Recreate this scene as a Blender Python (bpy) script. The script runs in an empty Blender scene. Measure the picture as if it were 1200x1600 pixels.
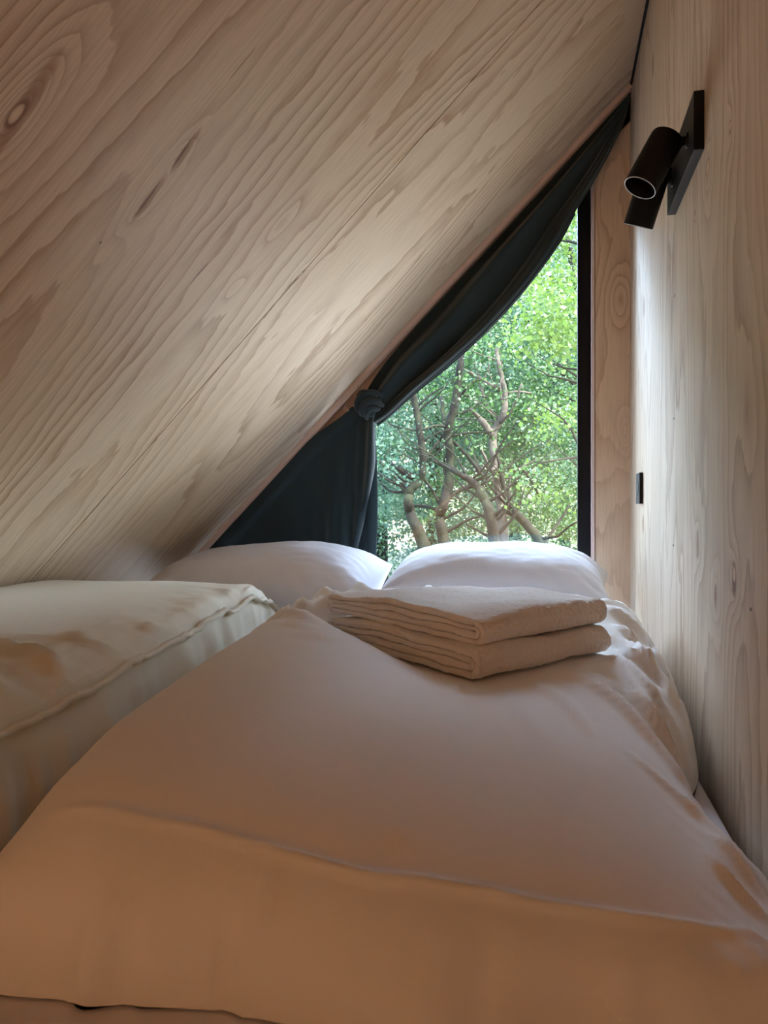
import bpy, bmesh, math, random
import numpy as np
from math import sin, cos, pi, exp, sqrt
from mathutils import Vector, noise

# ---------------------------------------------------------------- camera, world, lights, exposure
C = bpy.context.scene.collection
S = bpy.context.scene
H = 1.05                       # height of the camera above the floor; mesh code below uses heights relative to the camera
YAW = math.atan2(255, 1200)
cam_d = bpy.data.cameras.new('camera'); cam = bpy.data.objects.new('camera', cam_d); C.objects.link(cam)
cam_d.sensor_fit = 'HORIZONTAL'; cam_d.sensor_width = 36.0; cam_d.lens = 36.0
cam_d.clip_start = 0.02; cam_d.clip_end = 200
cam.location = (0, 0, H); cam.rotation_euler = (pi/2, 0, YAW)
S.camera = cam
S.view_settings.view_transform = 'Standard'; S.view_settings.look = 'None'
S.view_settings.exposure = 1.18; S.view_settings.gamma = 1.0
S.view_settings.use_curve_mapping = False
S.cycles.use_denoising = True; S.cycles.denoising_prefilter = 'ACCURATE'
S.cycles.max_bounces = 14; S.cycles.diffuse_bounces = 8; S.cycles.transparent_max_bounces = 16
S.cycles.sample_clamp_indirect = 6.0
S.cycles.caustics_reflective = False; S.cycles.caustics_refractive = False

world = bpy.data.worlds.new('world'); S.world = world; world.use_nodes = True
wn = world.node_tree; wn.nodes.clear()
sky = wn.nodes.new('ShaderNodeTexSky'); sky.sky_type = 'NISHITA'; sky.sun_disc = False
sky.sun_elevation = math.radians(52); sky.sun_rotation = math.radians(120); sky.air_density = 1.0
sky.dust_density = 2.0
bg = wn.nodes.new('ShaderNodeBackground'); bg.inputs['Strength'].default_value = 1.3
wo = wn.nodes.new('ShaderNodeOutputWorld')
wn.links.new(sky.outputs[0], bg.inputs[0]); wn.links.new(bg.outputs[0], wo.inputs[0])

def lamp(name, kind, energy, color, loc, direction, **kw):
    d = bpy.data.lights.new(name, kind); d.energy = energy; d.color = color
    for k, v in kw.items(): setattr(d, k, v)
    o = bpy.data.objects.new(name, d); C.objects.link(o)
    o.location = loc; o.rotation_euler = Vector(direction).to_track_quat('-Z', 'Y').to_euler()
    return o
# the sun on the trees (high, from the right, never into the window)
lamp('sun', 'SUN', 9.0, (1.0, 0.95, 0.84), (0, 0, 30), (-0.75, 0.32, -1.0), angle=math.radians(1.0))
# added soft sun lamp from above the trees, boosting the window light indoors
lamp('sky_fill', 'SUN', 17.0, (0.62, 0.77, 1.0), (0, 0, 30), (0.30, -1.0, -0.62), angle=math.radians(50))
# added wide sun lamp, low from the right, to brighten the ceiling
lamp('side_fill', 'SUN', 6.8, (0.78, 0.87, 1.0), (0, 0, 30), (-0.50, -1.0, -0.02), angle=math.radians(44))
# the warm lit cabin behind the camera
lamp('cabin_light', 'AREA', 28.0, (1.0, 0.81, 0.64), (-0.50, -1.7, H - 0.25), (0.0, -1, -0.45), shape='RECTANGLE', size=1.0, size_y=0.8)

# ---------------------------------------------------------------- helpers
ct, st = cos(YAW), sin(YAW)
def ray(px, py):
    u, v = px - 600.0, 800.0 - py
    return (-1200*st + u*ct, 1200*ct + u*st, v)
def at(px, py, Y):
    r = ray(px, py); k = Y / r[1]
    return Vector((r[0]*k, Y, r[2]*k))

def mesh_obj(name, verts, faces, mat, parent=None, base=None, smooth=False, uvs=None):
    """one mesh object; vertices are relative to the camera height, base is the thing's origin"""
    me = bpy.data.meshes.new(name)
    b = Vector(base) if base is not None else Vector((0, 0, 0))
    if parent is not None: b = Vector(parent['_b'])
    me.from_pydata([tuple(Vector(v) - b) for v in verts], [], faces)
    if uvs is not None:
        l = me.uv_layers.new(name='UVMap')
        flat = [c for f in faces for i in f for c in uvs[i]]
        l.data.foreach_set('uv', flat)
    if smooth: me.polygons.foreach_set('use_smooth', [True]*len(me.polygons))
    me.materials.append(mat); me.update()
    o = bpy.data.objects.new(name, me); C.objects.link(o)
    if parent is not None: o.parent = parent['_o']
    else: o.location = (b.x, b.y, b.z + H)
    return o

def thing(name, label, cat, base, group=None):
    o = bpy.data.objects.new(name, None); C.objects.link(o)
    o.location = (base[0], base[1], base[2] + H); o['label'] = label; o['category'] = cat
    if group: o['group'] = group
    return {'_o': o, '_b': base}
def sub(o, par): return {'_o': o, '_b': par['_b']}
def tag(o, label, cat, group=None):
    o['label'] = label; o['category'] = cat
    if group: o['group'] = group
def structure(o): o['kind'] = 'structure'; return o

def slab(o, eu, ev, en, lu, lv, th, uv0=(0, 0)):
    o, eu, ev, en = Vector(o), Vector(eu), Vector(ev), Vector(en)
    V, U = [], []
    for w in (0, th):
        for (a, b) in ((0, 0), (lu, 0), (lu, lv), (0, lv)):
            V.append(o + eu*a + ev*b + en*w); U.append((uv0[0] + a + (w*.7), uv0[1] + b))
    F = [(3, 2, 1, 0), (4, 5, 6, 7), (0, 1, 5, 4), (1, 2, 6, 5), (2, 3, 7, 6), (3, 0, 4, 7)]
    return V, F, U
def box(x0, x1, y0, y1, z0, z1):
    return slab((x0, y0, z0), (1, 0, 0), (0, 1, 0), (0, 0, 1), x1-x0, y1-y0, z1-z0)
def join(*parts):
    V, F, U = [], [], []
    for p in parts:
        n = len(V); V += list(p[0]); F += [tuple(i+n for i in f) for f in p[1]]
        U += list(p[2]) if len(p) > 2 and p[2] is not None else [(0, 0)]*len(p[0])
    return V, F, U
def bevel(o, w, seg=2):
    m = o.modifiers.new('bevel', 'BEVEL'); m.width = w; m.segments = seg; m.limit_method = 'ANGLE'
def grid_faces(nu, nv, closed_u=False):
    F = []
    for j in range(nv-1):
        for i in range(nu if closed_u else nu-1):
            i2 = (i+1) % nu
            F.append((j*nu+i, j*nu+i2, (j+1)*nu+i2, (j+1)*nu+i))
    return F
def tube(path, radii, n=10, cap=True, squash=None):
    path = [Vector(p) for p in path]; V = []; m = len(path)
    up = Vector((0, 0, 1))
    t0 = (path[1]-path[0]).normalized()
    if abs(t0.dot(up)) > .9: up = Vector((1, 0, 0))
    nrm = (up - t0*up.dot(t0)).normalized()
    for i, p in enumerate(path):
        t = (path[min(i+1, m-1)] - path[max(i-1, 0)]).normalized()
        nrm = (nrm - t*nrm.dot(t)).normalized(); b = t.cross(nrm)
        r = radii[i] if hasattr(radii, '__len__') else radii
        for k in range(n):
            a = 2*pi*k/n
            V.append(p + nrm*(r*cos(a)) + b*(r*sin(a)*(squash or 1)))
    F = grid_faces(n, m, True)
    if cap: F += [tuple(range(n))[::-1], tuple(range((m-1)*n, m*n))]
    return V, F
def spline(pts, k=6):
    """Catmull-Rom through pts (tuples of any length)"""
    P = [np.array(p, float) for p in pts]; P = [2*P[0]-P[1]] + P + [2*P[-1]-P[-2]]; out = []
    for i in range(1, len(P)-2):
        for j in range(k):
            t = j/k
            out.append(.5*((2*P[i]) + (-P[i-1]+P[i+1])*t + (2*P[i-1]-5*P[i]+4*P[i+1]-P[i+2])*t*t + (-P[i-1]+3*P[i]-3*P[i+1]+P[i+2])*t**3))
    out.append(P[-2]); return out
def on_curve(c, t):
    f = max(0, min(1, t))*(len(c)-1); i = min(int(f), len(c)-2); f -= i
    return c[i]*(1-f) + c[i+1]*f
def sm(a, b, x):
    t = max(0.0, min(1.0, (x-a)/(b-a))); return t*t*(3-2*t)
def nz(x, y, z=0.0): return noise.noise(Vector((x, y, z)))

# ---------------------------------------------------------------- materials
class NT:
    def __init__(s, name):
        s.m = bpy.data.materials.new(name); s.m.use_nodes = True; s.t = s.m.node_tree; s.t.nodes.clear()
        s.out = s.t.nodes.new('ShaderNodeOutputMaterial')
    def n(s, typ, **kw):
        x = s.t.nodes.new(typ)
        for k, v in kw.items(): setattr(x, k, v)
        return x
    def put(s, sock, v):
        if isinstance(v, bpy.types.NodeSocket): s.t.links.new(v, sock)
        elif v is not None: sock.default_value = v
    def math(s, op, a, b=None, c=None):
        x = s.n('ShaderNodeMath', operation=op); s.put(x.inputs[0], a)
        if b is not None: s.put(x.inputs[1], b)
        if c is not None: s.put(x.inputs[2], c)
        return x.outputs[0]
    def add(s, a, b): return s.math('ADD', a, b)
    def mul(s, a, b): return s.math('MULTIPLY', a, b)
    def xyz(s, a, b, c=0.0):
        x = s.n('ShaderNodeCombineXYZ'); s.put(x.inputs[0], a); s.put(x.inputs[1], b); s.put(x.inputs[2], c); return x.outputs[0]
    def noise(s, vec, scale=1.0, detail=2.0, rough=.5):
        x = s.n('ShaderNodeTexNoise'); s.put(x.inputs['Vector'], vec); x.inputs['Scale'].default_value = scale
        x.inputs['Detail'].default_value = detail; x.inputs['Roughness'].default_value = rough; return x.outputs['Fac']
    def mix(s, f, a, b):
        x = s.n('ShaderNodeMix', data_type='RGBA'); s.put(x.inputs[0], f)
        s.put(x.inputs[6], a if isinstance(a, bpy.types.NodeSocket) else (*a, 1)); s.put(x.inputs[7], b if isinstance(b, bpy.types.NodeSocket) else (*b, 1)); return x.outputs[2]
    def ramp(s, f, stops):
        x = s.n('ShaderNodeValToRGB'); s.put(x.inputs[0], f); r = x.color_ramp
        while len(r.elements) < len(stops): r.elements.new(.5)
        for e, (p, v) in zip(r.elements, stops): e.position = p; e.color = (v, v, v, 1) if not hasattr(v, '__len__') else (*v, 1)
        return x.outputs[0]
    def bsdf(s, color, rough=.6, spec=.5, bump=None, bstr=.2, bdist=.002, **kw):
        p = s.n('ShaderNodeBsdfPrincipled'); s.put(p.inputs['Base Color'], color if isinstance(color, bpy.types.NodeSocket) else (*color, 1))
        s.put(p.inputs['Roughness'], rough); p.inputs['Specular IOR Level'].default_value = spec
        for k, v in kw.items(): s.put(p.inputs[k.replace('_', ' ')], v)
        if bump is not None:
            b = s.n('ShaderNodeBump'); b.inputs['Strength'].default_value = bstr; b.inputs['Distance'].default_value = bdist
            s.put(b.inputs['Height'], bump); s.t.links.new(b.outputs[0], p.inputs['Normal'])
        s.t.links.new(p.outputs[0], s.out.inputs[0]); return p

def wood(name, light, dark, knots=(), f0=9.0, amp=9.0, scl=(2.6, .42), seed=0.0, contrast=1.0, rough=.55, marks=(), wig=1.0):
    """sheet pine: growth rings as contours of a stretched field over UV in metres (u across, v along the grain);
    knots = (u, v, ru, rv, strength), marks = (u, v, half width, half length, slant, colour kind)"""
    t = NT(name); uv = t.n('ShaderNodeUVMap'); sp = t.n('ShaderNodeSeparateXYZ'); t.t.links.new(uv.outputs[0], sp.inputs[0])
    u, v = sp.outputs[0], sp.outputs[1]
    n1 = t.noise(t.xyz(t.mul(u, scl[0]), t.mul(v, scl[1]), seed), 1.0, 1.0, .35)
    n2 = t.noise(t.xyz(t.mul(u, 11.0), t.mul(v, 2.2), seed+5), 1.0, 3.0, .6)
    n3 = t.noise(t.xyz(t.mul(u, 45.0), t.mul(v, 14.0), seed+9), 1.0, 2.0, .5)
    F = t.add(t.mul(u, f0), t.add(t.mul(n1, amp), t.add(t.mul(n2, 1.9*wig), t.mul(n3, .5*wig))))
    for (ku, kv, ru, rv, a) in knots:
        du = t.mul(t.add(u, -ku), 1/ru); dv = t.mul(t.add(v, -kv), 1/rv)
        d2 = t.add(t.mul(du, du), t.mul(dv, dv))
        F = t.add(F, t.mul(t.math('DIVIDE', 1.0, t.add(1.0, t.mul(d2, 2.2))), a))
    fr = t.math('FRACT', F)
    ring = t.ramp(fr, [(0, .0), (.42, .12), (.78, .62), (.9, 1.0), (.955, .85), (1.0, 0.0)])
    fib = t.noise(t.xyz(t.mul(u, 210.0), t.mul(v, 7.0), seed), 1.0, 4.0, .7)
    big = t.noise(t.xyz(t.mul(u, 2.0), t.mul(v, .9), seed+3), 1.0, 2.0, .5)
    patch = t.ramp(t.noise(t.xyz(t.mul(u, 6.0), t.mul(v, .8), seed+7), 1.0, 2.0, .5), [(.3, .25), (.65, 1.0)])
    col = t.mix(t.mul(t.mul(ring, patch), .85*contrast), light, dark)
    warm = (light[0]*.86, light[1]*.74, light[2]*.60)
    col = t.mix(t.mul(t.ramp(big, [(.42, 0.0), (.7, 1.0)]), .5), col, warm)
    fb = t.mul(t.ramp(fib, [(.42, 0.0), (.72, 1.0)]), .38)
    col = t.mix(fb, col, (dark[0]*.8, dark[1]*.8, dark[2]*.8))
    for (ku, kv, hw, hl, sl, kind) in marks:
        du = t.mul(t.add(t.add(u, -ku), t.mul(t.add(v, -kv), sl)), 1/hw); dv = t.mul(t.add(v, -kv), 1/hl)
        wob = t.mul(t.add(t.noise(t.xyz(t.mul(u, 30.0), t.mul(v, 18.0), ku), 1.0, 3.0), -.5), 1.6)
        d2 = t.add(t.add(t.mul(du, du), t.mul(dv, dv)), wob)
        f = t.ramp(d2, [(0.0, 1.0), (.55, .75), (1.0, 0.0)])
        c = {'d': (.16, .07, .035), 'b': (.30, .15, .075), 'w': (.72, .56, .38), 'k': (.05, .03, .02)}[kind]
        col = t.mix(t.mul(f, {'d': .9, 'b': .75, 'w': .95, 'k': .95}[kind]), col, c)
    hgt = t.add(t.mul(fr, .25), t.mul(fib, .5))
    t.bsdf(col, rough, .35, bump=hgt, bstr=.22, bdist=.0008)
    return t.m

def cloth(name, col, rough=.85, weave=900.0, bump2=0.0, sheen=.0, trans=0.0):
    t = NT(name); tc = t.n('ShaderNodeTexCoord'); P = tc.outputs['Object']
    a = t.noise(P, weave, 2.0, .6)
    hgt = t.mul(a, .15)
    if bump2:
        cr = t.noise(P, 9.0, 4.0, .55)
        cr2 = t.math('ABSOLUTE', t.add(cr, -.5))
        hgt = t.add(hgt, t.mul(t.ramp(cr2, [(0, 1.0), (.035, .25), (.12, 0.0)]), bump2))
    base = t.mix(t.noise(P, 3.0, 2.0), col, tuple(c*.95 for c in col))
    t.bsdf(base, rough, .25, bump=hgt, bstr=.35, bdist=.0012, Sheen_Weight=sheen)
    return t.m
def plain(name, col, rough=.5, metal=0.0, spec=.5, var=.1, nscale=40.0):
    t = NT(name); tc = t.n('ShaderNodeTexCoord'); f = t.noise(tc.outputs['Object'], nscale, 3.0)
    c = t.mix(f, tuple(x*(1-var) for x in col), tuple(min(1, x*(1+var)) for x in col))
    t.bsdf(c, rough, spec, bump=f, bstr=.05, bdist=.0005, Metallic=metal)
    return t.m

# slope of the ceiling: z = ZC + MC * x (relative to the camera)
ZC, MC = 1.035, 1.02
D = 2.466; W = 0.25
sl = Vector((1, 0, MC)).normalized()               # up the slope
sn = Vector((-MC, 0, 1)).normalized()              # outward normal
def ceil_z(x): return ZC + MC*x
def ceil_uv(px, py):
    r = ray(px, py); k = ZC/(r[2] - MC*r[0]); p = Vector(r)*k
    return (p.y, (p - Vector((0, 0, ZC))).dot(sl))
def wall_uv(px, py):
    r = ray(px, py); k = W/r[0]; return (r[1]*k, r[2]*k)

kc = lambda px, py: ceil_uv(px, py)
ck = [(25, 178, .035, .11, 7.0), (262, 262, .022, .07, 3.6), (232, 310, .022, .07, 3.4), (440, 350, .04, .08, 2.2), (365, 450, .03, .05, 1.8),
      (466, 430, .02, .03, 1.4), (296, 810, .016, .02, 1.8)]
ceil_knots = [(*kc(a, b), c, d, e) for (a, b, c, d, e) in ck]
ceil_marks = []
for (px, py, hw, hl, slt, k) in [(38, 168, .012, .085, .1, 'b'), (25, 178, .0105, .022, 0, 'd'), (25, 178, .0065, .014, 0, 'w'),
                                 (290, 236, .008, .040, .15, 'b'), (232, 312, .009, .050, .1, 'b'), (284, 240, .003, .030, .15, 'd'), (230, 312, .003, .035, .1, 'd'), (312, 426, .0028, .028, 0, 'd'),
                                 (157, 379, .0022, .003, 0, 'k'), (458, 440, .003, .03, 0, 'd'), (415, 494, .0018, .008, 0, 'd'), (380, 98, .002, .03, 0, 'b'),
                                 (300, 622, .0012, .002, 0, 'k'), (960, 33, .002, .02, 0, 'b')]:
    ceil_marks.append((*kc(px, py), hw, hl, slt, k))
PALE, DARKR = (.68, .56, .415), (.42, .29, .18)
M_ceil = wood('pine_ceiling', PALE, DARKR, ceil_knots, f0=14, amp=22, seed=2.0, marks=ceil_marks, contrast=1.35)
wk = [(1106, 262, .012, .05, 3.0), (1147, 905, .016, .06, 4.0), (1118, 930, .012, .05, 3.2), (1090, 850, .012, .05, 3.0), (1170, 640, .05, .2, 2.5), (1141, 200, .01, .05, 2.0)]
wall_marks = []
for (px, py, hw, hl, slt, k) in [(1106, 262, .0042, .016, 0, 'b'), (1106, 262, .003, .0125, 0, 'w'), (1141, 200, .002, .012, 0, 'b'), (1141, 197, .0016, .006, 0, 'w'),
                                 (1086, 338, .0022, .014, 0, 'b'), (1086, 340, .0014, .006, 0, 'w'), (1147, 905, .0035, .03, 0, 'd'), (1147, 897, .0022, .012, 0, 'w'),
                                 (1118, 932, .003, .022, 0, 'b'), (1090, 850, .003, .03, 0, 'b'), (1020, 100, .005, .035, 0, 'b'), (1173, 952, .0016, .003, 0, 'k'),
                                 (1054, 462, .003, .002, 0, 'k'), (1053, 654, .003, .002, 0, 'k'), (1052, 852, .003, .002, 0, 'k'),
                                 (1006, 480, .006, .03, 0, 'b'), (1005, 820, .006, .03, 0, 'b')]:
    wall_marks.append((*wall_uv(px, py), hw*4.5, hl, slt, k))
M_wall = wood('pine_wall', (.68, .575, .45), (.43, .31, .215), [(*wall_uv(a, b), c*3, d, e) for (a, b, c, d, e) in wk], f0=12, amp=18, scl=(4.2, .42), seed=11.0, marks=wall_marks, contrast=1.3)
M_back = wood('pine_back', (.66, .50, .35), (.42, .28, .18), [(.22, .66, .05, .12, 4.0), (.235, .25, .03, .08, 4.0), (.17, .95, .04, .15, 2.0)], f0=14, amp=16, scl=(3.4, .9), seed=20.0, contrast=1.0)
M_batten = wood('pine_batten', (.52, .33, .23), (.32, .18, .11), f0=12, amp=8, seed=31.0)
M_trim = plain('pinkish_trim', (.60, .46, .39), .5)
M_black = plain('black_metal', (.004, .004, .0045), .5, .0, .18)
M_gap = plain('dark_gap', (.01, .008, .006), .9)
M_sheet = cloth('white_cotton', (.75, .755, .83), .85, 900, .6, .1)
M_duvet = cloth('white_percale', (.80, .77, .745), .82, 900, .35, .1)
M_cream = cloth('cream_percale', (.74, .705, .595), .82, 900, .35, .1)
M_curtain = cloth('green_velvet', (.020, .036, .041), .9, 500, 0, .22)
M_towel = cloth('terry_towel', (.68, .615, .57), .95, 420, 0, .3)

# ---------------------------------------------------------------- room shell
x_bot = (-H - ZC)/MC                                # slope meets the floor
L_sl = Vector((W - x_bot, 0, MC*(W - x_bot))).length
o0 = Vector((x_bot, 0, -H))
v0 = (o0 - Vector((0, 0, ZC))).dot(sl)
def cpanel(y0, y1):
    o = o0.copy(); o.y = y0
    return slab(o, (0, 1, 0), sl, sn, y1-y0, L_sl + .006, .018, (y0, v0))
SEAM = 1.572
cp = join(cpanel(-3.0, SEAM-1.2205-.0015), cpanel(SEAM-1.22, SEAM-.0020), cpanel(SEAM+.0016, D+.11))
structure(mesh_obj('ceiling', *cp[:2], M_ceil, uvs=cp[2]))
o = o0.copy(); o.y = -3.1; o = o + sn*.019
rf = slab(o, (0, 1, 0), sl, sn, 3.1 + D + .13, L_sl + .15, .14)
structure(mesh_obj('roof', *rf[:2], M_gap, uvs=rf[2]))
WS = 1.606
def wpanel(y0, y1): return slab((W, y0, -H), (0, 1, 0), (0, 0, 1), (1, 0, 0), y1-y0, H+ceil_z(W)+.02, .02, (y0, -H))
wp = join(wpanel(-3.0, WS-1.2208), wpanel(WS-1.22, WS-.0010), wpanel(WS+.0008, D+.02))
structure(mesh_obj('wall_right', *wp[:2], M_wall, uvs=wp[2]))
cb = box(W+.021, W+.12, -3.1, D+.12, -H, ceil_z(W)+.16)
structure(mesh_obj('wall_core', *cb[:2], M_gap))
# dark strip standing in for the shade in the gap where slope and wall meet
gz = ceil_z(W)
gp = slab((W-.0075, -3.0, gz-.0095), (0, 1, 0), (0, 0, 1), (1, 0, 0), 3.0+D, .012, .007)
structure(mesh_obj('gap_shade', *gp[:2], M_gap))
fl = box(x_bot-.2, W+.1, -3.1, D+.12, -H-.05, -H)
M_floor = wood('pine_floor', (.5, .36, .24), (.33, .21, .13), f0=14, amp=8, seed=40.0)
structure(mesh_obj('floor', *fl[:2], M_floor, uvs=[(v[0], v[1]) for v in fl[0]]))
rb = box(x_bot-.2, W+.1, -3.1, -3.0, -H, 1.45)
structure(mesh_obj('wall_rear', *rb[:2], M_wall, uvs=[(v[0], v[2]) for v in rb[0]]))

# window wall: right board, panel under the glass, sloped board under the ceiling
XR = .1455
bk = slab((XR, D, -H), (1, 0, 0), (0, 0, 1), (0, 1, 0), W-XR, H+ceil_z(XR)+.12, .11, (XR, -H))
structure(mesh_obj('wall_back', *bk[:2], M_back, uvs=bk[2]))
ZB = -.56
lo = slab((x_bot, D, -H), (1, 0, 0), (0, 0, 1), (0, 1, 0), XR-x_bot, ZB+H, .11, (0, -H))
structure(mesh_obj('wall_sill', *lo[:2], M_back, uvs=lo[2]))
bo = o0.copy(); bo.y = D; bo = bo - sn*.062
ba = slab(bo, (0, 1, 0), sl, sn, .11, L_sl-.0, .061, (0, 0))
structure(mesh_obj('trim_2', *ba[:2], M_batten, uvs=ba[2]))
tr = join(box(.1355, .1390, D+.004, D+.11, ZB, 1.06), box(.1390, .1437, D-.004, D+.11, ZB, 1.08))
structure(mesh_obj('trim_3', *tr[:2], M_trim))

# window: black frame and the pane
YW = D + .06
def prism(poly, y0, y1):
    n = len(poly); V = [(x, y0, z) for x, z in poly] + [(x, y1, z) for x, z in poly]
    return V, [tuple(range(n)), tuple(range(2*n-1, n-1, -1))] + [(i, i+n, (i+1) % n + n, (i+1) % n) for i in range(n)], None
def wz(x, off): return ceil_z(x) - off*sqrt(1+MC*MC)
xo = .1345; xi = .0379*YW - .001
def xz(z, off): return (z + off*sqrt(1+MC*MC) - ZC)/MC
fr = join(prism([(xi, ZB), (xo, ZB), (xo, wz(xo, .062)), (xi, wz(xi, .062))], YW, YW+.045),
          prism([(xz(ZB, .062), ZB), (xi, ZB), (xi, ZB+.045), (xz(ZB+.045, .062), ZB+.045)], YW, YW+.045),
          prism([(xz(ZB, .062), ZB), (xz(ZB, .10), ZB), (xi, wz(xi, .10)), (xi, wz(xi, .062))], YW, YW+.045))
wf = structure(mesh_obj('window_1', *fr[:2], M_black)); bevel(wf, .002)
t = NT('window_glass'); tr_ = t.n('ShaderNodeBsdfTransparent'); tr_.inputs[0].default_value = (.96, .985, .98, 1)
gl = t.n('ShaderNodeBsdfGlossy'); gl.inputs['Roughness'].default_value = .01
fre = t.n('ShaderNodeFresnel'); fre.inputs['IOR'].default_value = 1.5
mx = t.n('ShaderNodeMixShader'); t.put(mx.inputs[0], t.mul(fre.outputs[0], .7)); t.t.links.new(tr_.outputs[0], mx.inputs[1]); t.t.links.new(gl.outputs[0], mx.inputs[2])
t.t.links.new(mx.outputs[0], t.out.inputs[0]); M_glass = t.m
gp = prism([(xz(ZB+.03, .085), ZB+.03), (xi+.01, ZB+.03), (xi+.01, wz(xi+.01, .085))], YW+.020, YW+.026)
g = mesh_obj('window_pane', *gp[:2], M_glass); g.parent = wf; g.location = (0, 0, 0)

# ---------------------------------------------------------------- bed
BZ = -.405
X0B, X1B = -1.385, W-.012
Y0B, Y1B = .16, 2.36
def soft_box(x0, x1, y0, y1, z0, z1, r, nx=60, ny=90, wob=0.0, seed=0.0):
    bm = bmesh.new(); bmesh.ops.create_cube(bm, size=1)
    for v in bm.verts: v.co = Vector(((x0+x1)/2 + v.co.x*(x1-x0), (y0+y1)/2 + v.co.y*(y1-y0), (z0+z1)/2 + v.co.z*(z1-z0)))
    bmesh.ops.bevel(bm, geom=bm.edges[:] , offset=r, segments=5, affect='EDGES', profile=.5)
    bmesh.ops.triangulate(bm, faces=[f for f in bm.faces if len(f.verts) > 4])
    V = [v.co.copy() for v in bm.verts]; F = [tuple(v.index for v in f.verts) for f in bm.faces]; bm.free(); return V, F
bedt = thing('bed', 'wide low bed platform with a white sheeted mattress under the two duvets', 'bed', (-.57, 1.2, -H))
V, F = soft_box(-1.5, X1B, Y0B+.02, Y1B, BZ-.16-.22, BZ-.165, .005)
# keep base inside the slope
V = [Vector((max(v.x, (v.z - ZC)/MC + .03), v.y, v.z)) for v in V]
mesh_obj('bed_base', V, F, M_back, bedt)
for (lx, ly) in ((-1.35, .3), (.15, .3), (-1.35, 2.2), (.15, 2.2)):
    b = box(lx-.03, lx+.03, ly-.03, ly+.03, -H, BZ-.375); mesh_obj('leg', *b[:2], M_back, bedt)
V, F = soft_box(X0B, X1B, Y0B, Y1B, BZ-.165, BZ, .035)
V = [Vector((max(v.x, (v.z - ZC)/MC + .012), v.y, v.z)) for v in V]
o = mesh_obj('mattress', V, F, M_sheet, bedt, smooth=True)

# ---------------------------------------------------------------- duvets
def interp(tab, xs, ys, x, y):
    """smooth interpolation in a small table of heights"""
    def loc(a, v):
        v = max(a[0], min(a[-1], v))
        for i in range(len(a)-1):
            if v <= a[i+1]: break
        return i, (v-a[i])/(a[i+1]-a[i])
    def cr(p0, p1, p2, p3, t): return .5*((2*p1) + (-p0+p2)*t + (2*p0-5*p1+4*p2-p3)*t*t + (-p0+3*p1-3*p2+p3)*t**3)
    i, fx = loc(xs, x); j, fy = loc(ys, y)
    g = lambda a, b: tab[max(0, min(len(xs)-1, a))][max(0, min(len(ys)-1, b))]
    rows = [cr(*[g(i+k, j+l) for l in (-1, 0, 1, 2)], fy) for k in (-1, 0, 1, 2)]
    return cr(*rows, fx)
def edge_param(n, k=2.6):
    out = []
    for i in range(n):
        a = 2*i/(n-1) - 1; out.append(math.copysign(1 - (1-abs(a))**k, a))
    return out
def P(s, p=9.0, q=2.2): return max(0.0, 1-abs(s)**p)**(1/q)
def ridge(x, y, pts, w):
    """1 on the polyline, falling off with distance"""
    best = 1e9; tt = 0; n = len(pts)-1
    for i in range(n):
        ax, ay = pts[i]; bx, by = pts[i+1]; dx, dy = bx-ax, by-ay
        t = max(0, min(1, ((x-ax)*dx + (y-ay)*dy)/(dx*dx+dy*dy+1e-12)))
        d = (x-ax-t*dx)**2 + (y-ay-t*dy)**2
        if d < best: best = d; tt = (i+t)/n
    return exp(-best/(w*w)) * (sin(pi*min(1, max(0, .04+tt*.92)))**.5)
def calm(x, y):
    if not (-.5 < x < .2 and 1.1 < y < 1.7): return 0
    dx, dy = x-T_F.x, y-T_F.y; det = _tu.x*_tv.y - _tu.y*_tv.x
    a = (dx*_tv.y - dy*_tv.x)/det; b = (_tu.x*dy - _tu.y*dx)/det
    return sm(-.05, .03, min(a, 1-a))*sm(-.05, .03, min(b, 1-b))
def duvet(name, x0, x1, y0, y1, top, extra, mat, base, nx=170, ny=210, skew=None, label='', side=None, ps=9.0):
    ss, ts = edge_param(nx), edge_param(ny); V = []
    for t_ in ts:
        for s in ss:
            # outline with softly rounded, wavy edges
            xx = (x0+x1)/2 + (x1-x0)/2*s*(1-.018*abs(t_)**8); yy = (y0+y1)/2 + (y1-y0)/2*t_*(1-.02*abs(s)**8)
            if skew: xx, yy = skew(xx, yy, s, t_)
            p = P(s, ps if s > 0 else 9.0)*P(t_, 9, 2.2); z = BZ + .004 + (top(xx, yy)-BZ-.004)*p
            z += extra(xx, yy, s, t_)*min(1, p*1.6)*(1-calm(xx, yy))
            # crumple the steep edges outward
            e = (1-p); w = e*min(1, .22+p*3)
            out = .020*nz(xx*7+3, yy*7, z*9)*w + .012*nz(xx*17, yy*17, z*14+5)*w
            if side: out += side(xx, yy, s, t_)*w
            V.append((xx + out*math.copysign(1, s)*abs(s)**4, yy + out*math.copysign(1, t_)*abs(t_)**4, z))
    n0 = len(V)
    for t_ in ts:
        for s in ss:
            i = len(V)-n0; a = V[i]; V.append((a[0], a[1], BZ+.0025))
    F = grid_faces(nx, ny); F2 = [tuple(i+n0 for i in reversed(f)) for f in F]
    R = []
    for i in range(nx-1):
        R.append((i+1, i, n0+i, n0+i+1)); a = (ny-1)*nx+i; R.append((a, a+1, n0+a+1, n0+a))
    for j in range(ny-1):
        a = j*nx; R.append((a, a+nx, n0+a+nx, n0+a)); a = j*nx+nx-1; R.append((a+nx, a, n0+a, n0+a+nx))
    return mesh_obj(name, V, F+F2+R, mat, base=base, smooth=True)

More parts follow.
